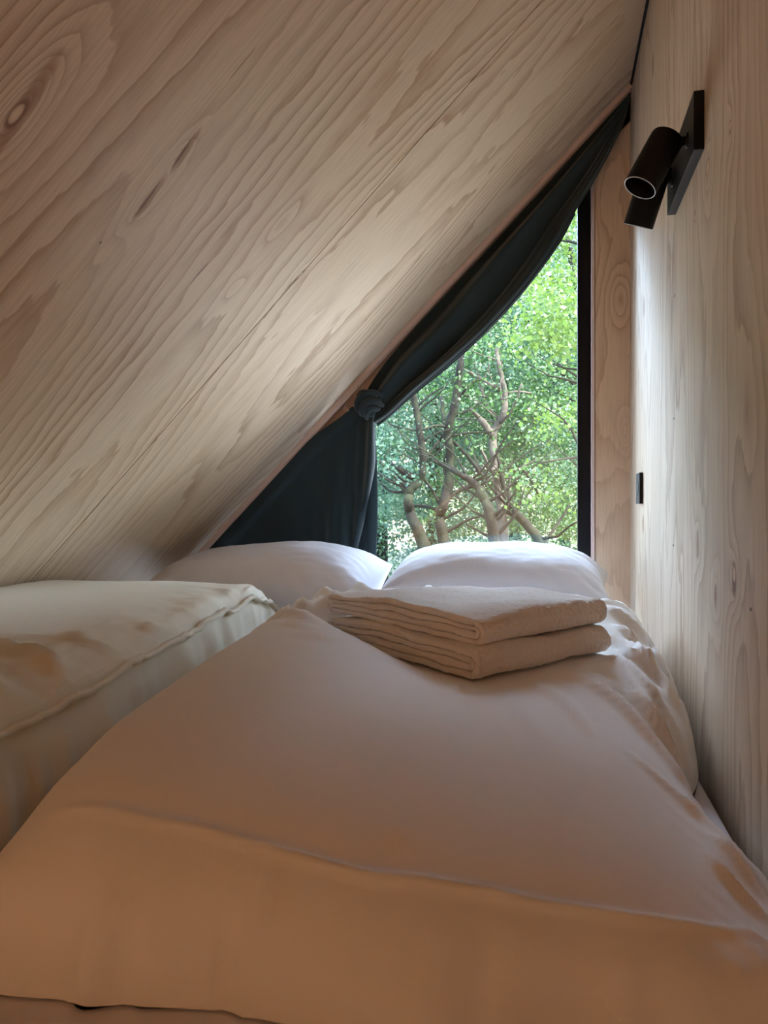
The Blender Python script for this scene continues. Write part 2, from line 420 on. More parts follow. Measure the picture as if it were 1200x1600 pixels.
ysR = [.60, .86, 1.12, 1.40, 1.72, 1.96]
xsR = [-.52, -.34, -.10, .06, .20]
tabR = [[-.236, -.206, -.188, -.176, -.172, -.20],
        [-.254, -.226, -.210, -.194, -.176, -.20],
        [-.282, -.256, -.248, -.218, -.180, -.20],
        [-.315, -.292, -.268, -.226, -.180, -.20],
        [-.352, -.345, -.310, -.248, -.182, -.20]]
T_F = Vector((-.100, 1.135, -.252)); T_L = Vector((-.428, 1.424, -.240)); T_R = Vector((.112, 1.372, -.240))
_tu = (T_L-T_F); _tv = (T_R-T_F); _tn = _tu.cross(_tv)
def topR(x, y):
    z = interp(tabR, xsR, ysR, x, y)
    # the folded towels press into the filling
    dx, dy = x-T_F.x, y-T_F.y; det = _tu.x*_tv.y - _tu.y*_tv.x
    a = (dx*_tv.y - dy*_tv.x)/det; b = (_tu.x*dy - _tu.y*dx)/det
    da = max(-a, a-1, 0)*_tu.length; db = max(-b, b-1, 0)*_tv.length; d = sqrt(da*da+db*db)
    pz = T_F.z - (_tn.x*dx + _tn.y*dy)/_tn.z - .004
    if d < .07 and z > pz: z = pz + (z-pz)*sm(0, .07, d)
    elif d == 0: z = z*.4 + pz*.6
    return z
foldsR = [
    ([(-.39, 1.29), (-.47, 1.335), (-.53, 1.36)], .009, .008), ([(-.37, 1.225), (-.45, 1.25), (-.52, 1.25)], .008, .006), ([(-.42, 1.40), (-.50, 1.42), (-.55, 1.47)], .009, .009), ([(-.33, 1.20), (-.40, 1.17)], .010, .005),
    ([(-.02, 1.16), (.03, 1.08), (.05, 1.00)], .010, .005), ([(.05, 1.24), (.13, 1.19), (.19, 1.08)], .008, .008),  # (points, width, height)
    ([(-.50, .632), (-.30, .640), (-.15, .628), (0, .648), (.10, .672), (.17, .69)], .0045, .0030),
    ([(-.45, 1.44), (-.52, 1.52), (-.56, 1.60)], .014, .010), ([(-.40, 1.50), (-.48, 1.62), (-.54, 1.72)], .013, .012),
    ([(-.34, 1.55), (-.42, 1.70), (-.46, 1.82)], .014, .012), ([(-.42, 1.34), (-.52, 1.38)], .010, .006), ([(-.36, 1.46), (-.50, 1.55)], .007, .006),
    ([(-.24, 1.60), (-.27, 1.78), (-.26, 1.9)], .014, .009),
    ([(.11, 1.36), (.17, 1.22), (.22, 1.10)], .012, .012), ([(.12, 1.30), (.155, 1.15), (.20, 1.02)], .010, .011), ([(.02, 1.24), (.10, 1.16), (.17, 1.02), (.205, .92)], .010, .009),
    ([(.14, 1.45), (.19, 1.33), (.225, 1.22)], .010, .012), ([(.13, 1.52), (.20, 1.45)], .010, .010), ([(.12, 1.60), (.18, 1.55), (.215, 1.40)], .012, .012),
    ([(.08, 1.66), (.17, 1.68)], .012, .008), ([(.10, 1.40), (.20, 1.36)], .008, .010), ([(.10, .98), (.17, .90), (.205, .80)], .007, .006),
    ([(-.05, 1.08), (-.03, .98), (-.01, .93)], .006, .003), ([(-.12, 1.10), (-.13, 1.02)], .010, .004),
    ([(.15, .80), (.19, .74)], .006, .006), ([(.17, .86), (.20, .78)], .006, .005),
    ([(-.13, .665), (-.135, .70)], .003, .003)]
def exR(x, y, s, t_):
    z = 0
    for pts, w, h in foldsR:
        cx, cy = pts[len(pts)//2]
        if abs(x-cx) < .45 and abs(y-cy) < .35: z += 1.7*h*ridge(x, y, pts, w)
    z += .007*nz(x*3.2, y*2.4, 1.0) + .0016*nz(x*11, y*9, 4)
    k = sm(1.15, 1.5, y)*sm(.02, .14, abs(x+.16)) + sm(.10, .19, x)*.9
    z += k*(.010*nz(x*16-y*6, y*9, 7) + (.006-.0045*sm(1.4, 1.6, y))*(1-2*abs(nz(x*26+y*16, y*12, 9)))**3)
    return z
def sideR(x, y, s, t_):
    # soft vertical folds down the near edge
    if t_ < -.8:
        o_ = .014*nz(x*13, 2.0, 0)
        for xk, wk_, hk in ((-.455, .02, .010), (-.405, .014, -.006), (-.375, .012, .014), (-.345, .008, -.012), (-.262, .007, -.014), (-.245, .008, .012), (-.10, .02, .012), (-.06, .012, -.012), (.05, .016, .010)):
            o_ += hk*exp(-((x - xk + .02*sin(t_*9))/wk_)**2)
        return o_
    return 0
def skewR(x, y, s, t_):
    x += -.045*sm(.6, 1.7, y)*(1 if s < 0 else 0)*abs(s)
    # right edge: touches the wall further up, leaves it near the camera
    if s > 0: x -= .040*sm(1.27, 1.10, y)*sm(.84, 1.0, y)*s*s
    y += .022*sin(x*7+.6)*max(0, -t_)**4 + .012*sin(x*17)*max(0, -t_)**4
    return x, y
dv = duvet('duvet', -.525, .228, .585, 1.945, topR, exR, M_duvet, (-.15, 1.3, BZ), skew=skewR, side=sideR)
tag(dv, 'white cotton duvet beside the pine wall, folded towels lying on it', 'duvet', 'duvets on the bed')

ysL = [.40, .86, 1.12, 1.40, 1.68, 1.95]
xsL = [-1.20, -.95, -.78, -.66, -.58]
tabL = [[-.17, -.165, -.165, -.162, -.160, -.19],
        [-.19, -.180, -.172, -.163, -.158, -.19],
        [-.215, -.200, -.185, -.166, -.158, -.19],
        [-.235, -.210, -.194, -.172, -.160, -.19],
        [-.250, -.224, -.200, -.180, -.166, -.20]]
def topL(x, y): return min(interp(tabL, xsL, ysL, x, y), ceil_z(x)-.012)
foldsL = [([(-.63, .80), (-.72, .84), (-.85, .86)], .014, .010), ([(-.62, .90), (-.70, .95), (-.82, .98)], .012, .011), ([(-.62, 1.02), (-.70, 1.05), (-.80, 1.03)], .009, .006),
          ([(-.65, .68), (-.74, .72), (-.9, .74)], .014, .010), ([(-.62, 1.16), (-.68, 1.19)], .007, .006),
          ([(-.60, .60), (-.61, .9), (-.615, 1.2), (-.625, 1.45), (-.63, 1.66)], .0045, .005), ([(-.64, 1.55), (-.66, 1.66)], .006, .006), ([(-.61, 1.5), (-.64, 1.42)], .006, .006)]
def exL(x, y, s, t_):
    z = 0
    for pts, w, h in foldsL:
        cx, cy = pts[len(pts)//2]
        if abs(x-cx) < .4 and abs(y-cy) < .7: z += 1.5*h*ridge(x, y, pts, w)
    z += .006*nz(x*3.2+5, y*2.6, 3.0) + .0015*nz(x*10, y*9, 8)
    k = sm(-.80, -.62, x); z += k*(.010*nz(x*12, y*9, 17) + .005*(1-2*abs(nz(x*9+y*3, y*22, 19)))**3)
    return z
def sideL(x, y, s, t_):
    return (.030*nz(2.0, y*11, s*3) + .018*(1-2*abs(nz(4+s*5, y*20, 0)))**3) if s > .8 else 0
def skewL(x, y, s, t_):
    # left edge tucked under the slope
    xm = (BZ + .06 - ZC)/MC + .05
    if x < xm: x = xm
    if s > 0: x += -.050*sm(.7, 1.75, y)*s*s
    return x, y
dl = duvet('duvet', -1.34, -.580, .42, 1.84, topL, exL, M_cream, (-.95, 1.2, BZ), skew=skewL, side=sideL, nx=190, ny=200, ps=22.0)
for v in dl.data.vertices:       # never through the slope
    lim = ceil_z(v.co.x - .95) - .010 - BZ
    if v.co.z > lim: v.co.z = lim
tag(dl, 'cream white duvet under the sloping pine ceiling', 'duvet', 'duvets on the bed')

def duvet_hem(dv_o, base, nx_, col, j0, j1, h, out):
    me = dv_o.data; V = []; b = Vector(base)
    for j in range(j0, j1):
        p = me.vertices[j*nx_+col].co + b
        k = min(1, (j-j0)/6, (j1-1-j)/6); a = .5+.5*nz(p.y*14, 3)
        V += [p - Vector((.004, 0, .003)), p + Vector((out*.5*k, 0, h*(.6+.5*a)*k)), p + Vector((out*(1+.5*a)*k, 0, h*.2*k*a - .002)), p + Vector((out*.3*k, 0, -.006))]
    T_ = {'_o': dv_o, '_b': base}
    return mesh_obj('hem', V, grid_faces(4, j1-j0, True), dv_o.data.materials[0], T_, smooth=True)
duvet_hem(dl, (-.95, 1.2, BZ), 190, 158, 12, 184, .007, .013)

# ---------------------------------------------------------------- pillows
def pillow(name, c, hx, hy, th_up, th_dn, rot, mat, seed, label, clampc=False, nx=90, ny=80):
    ss, ts = edge_param(nx, 2.0), edge_param(ny, 2.0); out = []
    from mathutils import Euler
    R = Euler(rot).to_matrix()
    def pt(s, t_, sgn):
        px = hx*s*(1-.07*(1-t_*t_)*abs(s)**3); py = hy*t_*(1-.08*(1-s*s)*abs(t_)**3)
        k = (max(0, 1-abs(s)**3.2)**.55)*(max(0, 1-abs(t_)**2.6)**.60)
        z = sgn*(th_up if sgn > 0 else th_dn)*k
        e = sm(.55, 1.0, max(abs(s), abs(t_)))
        ang = math.atan2(t_*hy, s*hx)
        z += sgn*min(1, k*3)*(.006*nz(s*2.4+seed, t_*2.2, 1) + e*.008*nz(ang*7+seed, max(abs(s), abs(t_))*1.4, seed) + .0022*nz(s*9, t_*9, seed))
        return R @ Vector((px, py, z)) + Vector(c)
    V = [pt(s, t_, 1) for t_ in ts for s in ss]; n0 = len(V)
    V += [pt(s, t_, -1) for t_ in ts for s in ss]
    F = grid_faces(nx, ny); F = F + [tuple(i+n0 for i in reversed(f)) for f in F]
    if clampc: V = [Vector((v.x, v.y, min(v.z, ceil_z(v.x)-.006))) for v in V]
    V = [Vector((min(v.x, W-.003), v.y, max(v.z, BZ+.002))) for v in V]
    o = mesh_obj(name, V, F, mat, base=(c[0], c[1], BZ), smooth=True)
    m = o.modifiers.new('weld', 'WELD'); m.merge_threshold = .0004
    tag(o, label, 'pillow', 'pillows at the window end of the bed'); return o
pillow('pillow', (-.142, 2.155, -.215), .315, .205, .125, .20, (math.radians(10), 0, math.radians(-1)), M_sheet, 3.0,
       'plump white pillow in front of the uncovered glass, beside the pine wall')
pillow('pillow', (-.805, 2.125, -.215), .343, .225, .118, .20, (math.radians(8), math.radians(-3), math.radians(2)), M_sheet, 8.0,
       'white pillow under the sloping ceiling in front of the dark curtain', True)

# ---------------------------------------------------------------- towels
def towel(name, corner, u, v, lu, lv, th, layers_seed, label, top_sag):
    """folded twice: layer ends show on the long side, the rolled fold on the short side. corner = front bottom corner"""
    corner, u, v = Vector(corner), Vector(u).normalized(), Vector(v).normalized()
    w = u.cross(v).normalized()
    if w.z < 0: w = -w
    q = th/4; h = q*.94
    # centre line of the cloth in the (a, c) plane, a runs from the front fold to the left, c up
    path = []
    def line(a0, a1, c, n=26):
        for i in range(n): path.append((a0+(a1-a0)*i/(n-1), c))
    def arc(a, c0, c1, d, n=10):
        r = (c1-c0)/2
        for i in range(1, n): th_ = pi*i/n; path.append((a - d*abs(r)*sin(th_), (c0+c1)/2 - r*cos(th_)))
    line(lu-.012, 2*q, q*.5); arc(2*q, q*.5, q*3.5, 1, 14); line(2*q, lu-q, q*3.5); arc(lu-q, q*3.5, q*2.5, -1, 8); line(lu-q, 2*q, q*2.5); arc(2*q, q*2.5, q*1.5, 1, 8); line(2*q, lu-.004, q*1.5)
    n = len(path); nv = 46; prof = []
    P2 = [Vector((a, c)) for a, c in path]
    left, right = [], []
    for i, p in enumerate(P2):
        t_ = (P2[min(i+1, n-1)] - P2[max(0, i-1)]).normalized(); nn = Vector((-t_.y, t_.x))
        left.append(p + nn*h*.5); right.append(p - nn*h*.5)
    def cap(c0, c1, d):
        m = (c0+c1)/2; r = (c0-c1).length/2
        e = (c0-c1).normalized(); return [m + e*r*cos(a) + d*r*sin(a) for a in (pi*.25, pi*.5, pi*.75)]
    tE = (P2[-1]-P2[-2]).normalized(); tS = (P2[0]-P2[1]).normalized()
    loop = left + cap(left[-1], right[-1], tE) + right[::-1] + cap(right[0], left[0], tS)
    m = len(loop); V = []
    for j in range(nv):
        fv = j/(nv-1); e = 1-abs(2*fv-1); rnd = 1 - .0
        k = min(1, e*14)**.5          # round the hems of the outer rows
        for p in loop:
            a, c = p.x, p.y
            fa = a/lu
            aa = a; cc = c
            # uneven layer ends and loose puffiness
            vv = lv*fv + .004*nz(a*18, round(c/q*1.0)*3.1+layers_seed, fv*2)*(1 if fv < .5 else .6) * (1)
            vv += .0035*(1-k)*(1 if fv < .5 else -1)
            cc += .004*sin(pi*min(1, max(0, fa)))*(c/th) + .0045*nz(a*10+layers_seed, vv*9, 2)*(c/th) + .0022*nz(a*30, vv*30, c*60+layers_seed) + .0045*nz(a*12, layers_seed+round(c/q)*.8, 0)*(1-abs(2*c/th-1))
            cc -= (top_sag*sm(.5, 1.0, fa) + .010*sm(.3, .75, fa)*sm(.2, .9, fv))*(c/th) ; cc += .006*sin(a*21+vv*9+layers_seed)*(c/th)*sin(pi*fv)
            aa += .006*nz(vv*11, layers_seed, c*30)
            V.append(corner + u*aa + v*vv + w*cc)
    F = grid_faces(m, nv, True)
    # end caps as strips across the thickness
    nl = n
    for j, rev in ((0, False), (nv-1, True)):
        b = j*m
        for i in range(nl-1):
            li, ri = i, nl+3+(nl-1-i)
            f = (b+li, b+ri, b+ri-1, b+li+1); F.append(f[::-1] if rev else f)
        for f in ((b+nl-1, b+nl+3, b+nl+2, b+nl+1, b+nl), (b, b+m-1, b+m-2, b+m-3, b+m-4)): F.append(f if rev else f[::-1])
    o = mesh_obj(name, V, F, M_towel, base=tuple(corner), smooth=True)
    tx = bpy.data.textures.new('terry', 'CLOUDS'); tx.noise_scale = .006; tx.noise_depth = 1
    sd = o.modifiers.new('sub', 'SUBSURF'); sd.levels = 1; sd.render_levels = 2
    dm = o.modifiers.new('pile', 'DISPLACE'); dm.texture = tx; dm.texture_coords = 'LOCAL'; dm.strength = .0030; dm.mid_level = .5
    tag(o, label, 'towel', 'folded towels on the duvet'); return o
fc, lc, rc = T_F, T_L, T_R
uu = lc-fc; vv_ = rc-fc
towel('towel', fc, uu, vv_, uu.length-.02, vv_.length, .044, 1.0, 'folded white bath towel lying on the duvet, lower of the two', .006)
nw = uu.cross(vv_).normalized(); nw = nw if nw.z > 0 else -nw
towel('towel', fc + nw*.0475 + Vector((.004, .024, 0)), uu, vv_, uu.length-.004, vv_.length-.016, .042, 6.0, 'folded white bath towel on top of the other towel', .010)

# ---------------------------------------------------------------- curtain
cur = thing('curtain', 'dark green velvet curtain knotted to one side of the triangular window', 'curtain', (-.5, 2.41, BZ+.0))
def drape(name, fn, nu, nv, thick, par, mat=None):
    V = [fn(i/(nu-1), j/(nv-1)) for j in range(nv) for i in range(nu)]
    o = mesh_obj(name, V, grid_faces(nu, nv), mat or M_curtain, par, smooth=True)
    m = o.modifiers.new('thick', 'SOLIDIFY'); m.thickness = thick; m.offset = 0
    return o
def slope_px(py, Y, off):
    lo_, hi_ = 0.0, 1190.0
    for _ in range(40):
        m_ = (lo_+hi_)/2; w_ = at(m_, py, Y)
        if w_.x < xz(w_.z, off): lo_ = m_
        else: hi_ = m_
    return (lo_+hi_)/2
top_c = spline([(slope_px(py, 2.405, .019), py) for py in (152, 236, 346, 454, 522)] + [(603, 562), (578, 600), (570, 618)])
low_c = spline([(984, 150), (976, 186), (952, 240), (925, 290), (903, 325), (868, 387), (820, 453), (760, 518), (700, 572), (650, 612), (612, 646), (588, 663)])
def upper(s, t_):
    a, b = on_curve(top_c, t_), on_curve(low_c, t_)
    p = a*(1-s) + b*s
    g = sm(0, .25, t_)
    ph = s*pi*2*1.45 + 1.0*sin(t_*3)
    y = 2.405 + g*(.022*sin(ph) + .004*sin(ph*2.3+1+t_*2)) * (1-.55*sm(.85, 1, t_))
    y -= .030*g*sm(.70, .80, s)*(1-sm(.93, .985, s))
    y += .012*nz(t_*5, s*4, 2)*g
    w = at(p[0], p[1], 2.405); return Vector((w.x, y, w.z))
drape('upper_drape', upper, 60, 90, .003, cur)
# the narrow rolled hem under the sweep
hem_hi = spline([(898, 332), (868, 380), (800, 462), (740, 515), (690, 556), (640, 600), (605, 640), (590, 656)])
hem_lo = spline([(899, 336), (869, 389), (812, 464), (755, 524), (700, 574), (650, 614), (612, 648), (589, 666)])
def hem(s, t_):
    p = on_curve(hem_hi, t_)*(1-s) + on_curve(hem_lo, t_)*s
    w = at(p[0], p[1], 2.435); return Vector((w.x, 2.435 + .006*sin(s*5+t_*4), w.z))
drape('lining_edge', hem, 8, 60, .003, cur)
right_c = spline([(586, 640), (587, 690), (587, 735), (580, 785), (568, 825), (557, 856), (548, 900), (543, 960)])
def front(s, t_):
    py = 636 + (955-636)*t_
    r = on_curve(right_c, t_)
    lx = slope_px(py, 2.405, .019); lx += 18*(1-sm(640, 690, py))
    x = lx*(1-s) + r[0]*s; w = at(x, py, 2.405)
    u_ = x - 300
    k = sm(.45, .95, s)
    y = 2.398 + k*(.014*sin((x-545)*.11 + (1-t_)*1.5) + .006*sin(x*.31+t_*2)) - .018*sm(.86, 1, s)*(1-sm(.97, 1, s)) + .004*nz(s*4, t_*3, 5)
    # wide hem band along the slope
    d = (x - lx); y += .010*sm(18, 34, d)*(1-k)
    return Vector((w.x, y, w.z))
drape('lower_drape', front, 70, 70, .003, cur)
back_r = spline([(585, 652), (589, 700), (590, 780), (588, 860), (589, 960)])
def back(s, t_):
    py = 650 + (955-650)*t_; r = on_curve(back_r, t_); x = (520)*(1-s) + r[0]*s
    if py < 700: x = max(x, 560+ (587-560)*s)
    w = at(x, py, 2.44); return Vector((w.x, 2.438 + .010*sin((x-520)*.16+1.5), w.z))
drape('back_fold', back, 40, 50, .003, cur)
# the knot: a creased ball wrapped by bands of cloth
kc3 = at(575, 632, 2.375)
V = []; nu_, nv_ = 56, 36
for j in range(nv_):
    ph = pi*j/(nv_-1)
    for i in range(nu_):
        a = 2*pi*i/nu_
        d = Vector((sin(ph)*cos(a), sin(ph)*sin(a), cos(ph)))
        f = 1 + .10*sin(6*(d.x*.8+d.z*1.1) + 3*d.x*d.z + 1) + .10*nz(d.x*2.2, d.y*2, d.z*2.2)
        V.append(kc3 + Vector((d.x*.040*f, d.y*.026*f + .002, d.z*.040*f)))
kf = grid_faces(nu_, nv_, True)
bands = []
def wrap(pts, r, sq):
    pp = [kc3 + Vector(p)*1.16 for p in spline(pts, 8)]
    n = len(pp); rr = [r*(.45+.55*sin(pi*(.08+.84*i/(n-1)))) for i in range(n)]
    return tube(pp, rr, 12, True, sq)
b1 = wrap([(.036, .012, .020), (.020, -.016, .030), (-.006, -.024, .022), (-.026, -.018, .004), (-.030, -.004, -.020)], .012, .7)
b2 = wrap([(.042, .005, -.004), (.024, -.020, .006), (.004, -.027, .004), (-.012, -.024, -.014), (-.010, -.010, -.034)], .012, .7)
b3 = wrap([(-.030, .0, .026), (-.012, -.020, .030), (.010, -.022, .026), (.028, -.012, .016)], .010, .7)
b4 = wrap([(.030, -.004, -.016), (.014, -.022, -.014), (.0, -.024, -.026), (-.002, -.006, -.040)], .010, .8)
kj = join((V, kf, None), b1, b2, b3, b4)
mesh_obj('tie_knot', kj[0], kj[1], M_curtain, cur, smooth=True)
M_cord = plain('hook_wire', (.42, .33, .27), .4, .5)
for (hx, hy) in ((564, 609), (539, 636)):
    p0 = at(hx-8, hy-8, 2.395); p1 = at(hx, hy-2, 2.39); p2 = at(hx+6, hy+6, 2.39); p3 = at(hx-2, hy+4, 2.385); p4 = at(hx+1, hy-6, 2.39)
    tb = tube([Vector(q) for q in spline([tuple(p0), tuple(p1), tuple(p2), tuple(p3), tuple(p4)], 5)], .0014, 6)
    mesh_obj('hook', tb[0], tb[1], M_cord, cur, smooth=True)

# rail fixed along the slope
rx0, rx1 = -1.24, .238
def rail_piece(y0, y1, off0, off1):
    a = Vector((rx0, y0, ceil_z(rx0))) - sn*off1
    return slab(a, (0, 1, 0), sl, sn, y1-y0, (rx1-rx0)*sqrt(1+MC*MC), off1-off0)
rp = join(rail_piece(2.388, 2.412, .0005, .006), rail_piece(2.388, 2.391, .006, .016), rail_piece(2.409, 2.412, .006, .016))
ro = mesh_obj('curtain_rail', rp[0], rp[1], M_trim, base=(rx0, 2.40, ceil_z(rx0)-.03)); bevel(ro, .0008)
tag(ro, 'thin pinkish curtain rail screwed along the foot of the sloping ceiling', 'curtain rail')

# ---------------------------------------------------------------- wall lamp with two spots
lt = thing('wall_lamp', 'black twin spotlight on a long plate screwed to the pine wall', 'lamp', (W, 1.47, .64))
b = box(W-.0165, W-.0003, 1.328, 1.612, .590, .686)
pl = mesh_obj('wall_plate', *b[:2], M_black, lt); bevel(pl, .0008)
t = NT('spot_rim'); t.bsdf((.30, .30, .29), .35, .5, Metallic=.6); M_rim = t.m
def spot(top, bot, r, ay, az):
    top, bot = Vector(top), Vector(bot); ax = (bot-top).normalized(); e1 = ax.cross(Vector((0, 1, 0))).normalized(); e2 = ax.cross(e1)
    L = (bot-top).length; n = 48
    prof = [(0, 0), (0, r*.9), (.0012, r*.97), (.004, r), (L-.0006, r), (L, r-.0004), (L, r-.0016), (L-.001, r-.0022), (L-.028, r-.004), (L-.034, .004), (L-.034, 0)]
    V = []
    for (a, rr) in prof:
        for k in range(n): an = 2*pi*k/n; V.append(top + ax*a + e1*(max(rr, .0001)*cos(an)) + e2*(max(rr, .0001)*sin(an)))
    hd = mesh_obj('spot_head', V, grid_faces(n, len(prof), True), M_black, lt, smooth=True)
    hd.data.polygons.foreach_set('use_smooth', [True]*len(hd.data.polygons))
    m = hd.modifiers.new('es', 'EDGE_SPLIT'); m.split_angle = math.radians(40)
    V = []
    for k in range(n):
        an = 2*pi*k/n
        for q in range(8):
            qa = 2*pi*q/8; rr = r-.0009+.0009*cos(qa); V.append(top + ax*(L+.0007*sin(qa)) + e1*(rr*cos(an)) + e2*(rr*sin(an)))
    F = [((k*8+q), (k*8+(q+1) % 8), (((k+1) % n)*8+(q+1) % 8), (((k+1) % n)*8+q)) for k in range(n) for q in range(8)]
    rm = mesh_obj('rim', V, F, M_rim, sub(hd, lt), smooth=True); rm['label'] = 'thin bright rim around the spot opening'
    # swivel arm from the plate
    ctr = top + ax*.022
    pth = [Vector((W-.016, ay, az)), Vector((W-.024, ay, az)), ctr + Vector((r*.6, 0, 0))]
    tb = tube(pth, [.0075, .0075, .0075], 16); a1 = tube([Vector((W-.0165, ay, az)), Vector((W-.020, ay, az))], [.013, .012], 20)
    j = join((tb[0], tb[1], None), (a1[0], a1[1], None)); mesh_obj('swivel_arm', j[0], j[1], M_black, lt, smooth=False)
spot((.2015, 1.385, .6400), (.1545, 1.370, .5520), .0285, 1.385, .632)
spot((.2060, 1.540, .6620), (.1745, 1.578, .5605), .0285, 1.545, .632)

# ---------------------------------------------------------------- wall switch
sw = thing('wall_socket', 'small square black switch plate on the pine wall near the window', 'switch', (W, 2.185, .064))
b = box(W-.0095, W-.0003, 2.144, 2.227, .0225, .1055); o = mesh_obj('plate', *b[:2], M_black, sw); bevel(o, .001)
tb = tube([Vector((W-.0094, 2.186, .064)), Vector((W-.0104, 2.186, .064)), Vector((W-.0106, 2.186, .064))], [.019, .019, .017], 28)
M_dial = plain('satin_black', (.004, .004, .005), .7); o = mesh_obj('dial', *tb, M_dial, sw); 

# ---------------------------------------------------------------- outside
random.seed(5)
GZ = -1.9
def gz_(x, y): return GZ + .045*max(0, y-5) + .018*max(0, y-21)**2 + .10*nz(x*.5, y*.5, 1)
t = NT('woodland_ground'); tc = t.n('ShaderNodeTexCoord'); P_ = tc.outputs['Object']
n1 = t.noise(P_, .9, 4.0, .6); n2 = t.noise(P_, 14.0, 4.0, .7)
c = t.mix(t.ramp(n1, [(.42, 0.0), (.60, 1.0)]), (.07, .09, .03), (.13, .105, .085)); c = t.mix(t.mul(n2, .6), c, (.03, .035, .015))
t.bsdf(c, .95, .2, bump=n2, bstr=.6, bdist=.05); M_ground = t.m
nx, ny = 60, 70
V = [(-18+36*i/(nx-1), D+.2+48*(j/(ny-1))**1.5, 0) for j in range(ny) for i in range(nx)]
V = [(x, y, gz_(x, y)) for x, y, _ in V]
structure(mesh_obj('ground', V, grid_faces(nx, ny), M_ground, smooth=True))

# unseen pale boards added below the window to bounce sunlight onto the ceiling
M_bounce = wood('bounce_boards', (.66, .60, .52), (.5, .44, .37), f0=8, amp=5, seed=50.0)
dk = join(*[box(-5.0+.145*k, -5.0+.145*k+.139, D+.16, 6.2, -.80, -.77) for k in range(56)])
structure(mesh_obj('bounce_deck', dk[0], dk[1], M_bounce, uvs=[(v[0], v[1]) for v in dk[0]]))

def leaf_mat(name, c1, c2, tr=(.30, .52, .08)):
    t = NT(name); g = t.n('ShaderNodeNewGeometry'); tc = t.n('ShaderNodeTexCoord')
    f = g.outputs['Random Per Island']; big = t.noise(tc.outputs['Object'], 1.3, 2.0)
    mixf = t.math('ADD', t.mul(f, .6), t.mul(t.ramp(big, [(.35, 0.0), (.65, 1.0)]), .45))
    col = t.mix(mixf, c1, c2)
    d = t.n('ShaderNodeBsdfPrincipled'); t.put(d.inputs['Base Color'], col); d.inputs['Roughness'].default_value = .45; d.inputs['Specular IOR Level'].default_value = .5
    tl = t.n('ShaderNodeBsdfTranslucent'); t.put(tl.inputs[0], t.mix(.6, col, tr))
    m = t.n('ShaderNodeMixShader'); m.inputs[0].default_value = .42
    t.t.links.new(d.outputs[0], m.inputs[1]); t.t.links.new(tl.outputs[0], m.inputs[2]); t.t.links.new(m.outputs[0], t.out.inputs[0]); return t.m
ML = [leaf_mat('leaf_green', (.022, .060, .020), (.075, .145, .045), (.05, .13, .02)), leaf_mat('leaf_yellow', (.04, .085, .012), (.085, .15, .025), (.09, .16, .02)), leaf_mat('leaf_cool', (.022, .060, .034), (.07, .14, .085), (.04, .12, .05))]
t = NT('bark'); tc = t.n('ShaderNodeTexCoord'); n1 = t.noise(tc.outputs['Object'], 22.0, 5.0, .7); n2 = t.noise(tc.outputs['Object'], 4.0, 3.0)
c = t.mix(n1, (.003, .003, .0022), (.020, .018, .013)); c = t.mix(t.mul(t.ramp(n2, [(.45, 0.0), (.65, 1.0)]), .6), c, (.022, .030, .014))
t.bsdf(c, .9, .2, bump=n1, bstr=.8, bdist=.02); M_bark = t.m
t = NT('pale_bark'); tc = t.n('ShaderNodeTexCoord'); n1 = t.noise(tc.outputs['Object'], 16.0, 5.0, .7)
c = t.mix(n1, (.014, .011, .008), (.12, .105, .085)); t.bsdf(c, .9, .2, bump=n1, bstr=.8, bdist=.02); M_pbark = t.m

def leaves_mesh(centres, per, spread, size, seed):
    """many small cupped leaves as one mesh; centres (n,3), spread (3,)"""
    r = np.random.default_rng(seed); n = len(centres)*per
    c = np.repeat(np.array(centres, float), per, axis=0) + r.normal(0, 1, (n, 3))*np.array(spread)
    a = r.normal(0, 1, (n, 3)); a /= np.linalg.norm(a, axis=1, keepdims=True)
    up = np.array([0, -.25, .75]) + r.normal(0, .55, (n, 3)); b = np.cross(a, up); b /= np.linalg.norm(b, axis=1, keepdims=True)+1e-9
    nn = np.cross(a, b)
    s = size*r.uniform(.6, 1.25, (n, 1)); w = s*.36
    v = np.stack([c - a*s*.5, c + b*w + nn*s*.10, c + a*s*.5, c - b*w + nn*s*.10], axis=1).reshape(-1, 3)
    return v, n
def leaf_obj(name, centres, per, spread, size, seed, mat, parent):
    v, n = leaves_mesh(centres, per, spread, size, seed); b = np.array(parent['_b'])
    v = v - b; me = bpy.data.meshes.new(name); me.vertices.add(len(v)); me.vertices.foreach_set('co', v.astype(np.float32).ravel())
    me.loops.add(4*n); me.loops.foreach_set('vertex_index', np.arange(4*n, dtype=np.int32))
    me.polygons.add(n); me.polygons.foreach_set('loop_start', np.arange(0, 4*n, 4, dtype=np.int32)); me.polygons.foreach_set('loop_total', np.full(n, 4, dtype=np.int32))
    me.materials.append(mat); me.update(calc_edges=True); o = bpy.data.objects.new(name, me); C.objects.link(o); o.parent = parent['_o']; return o

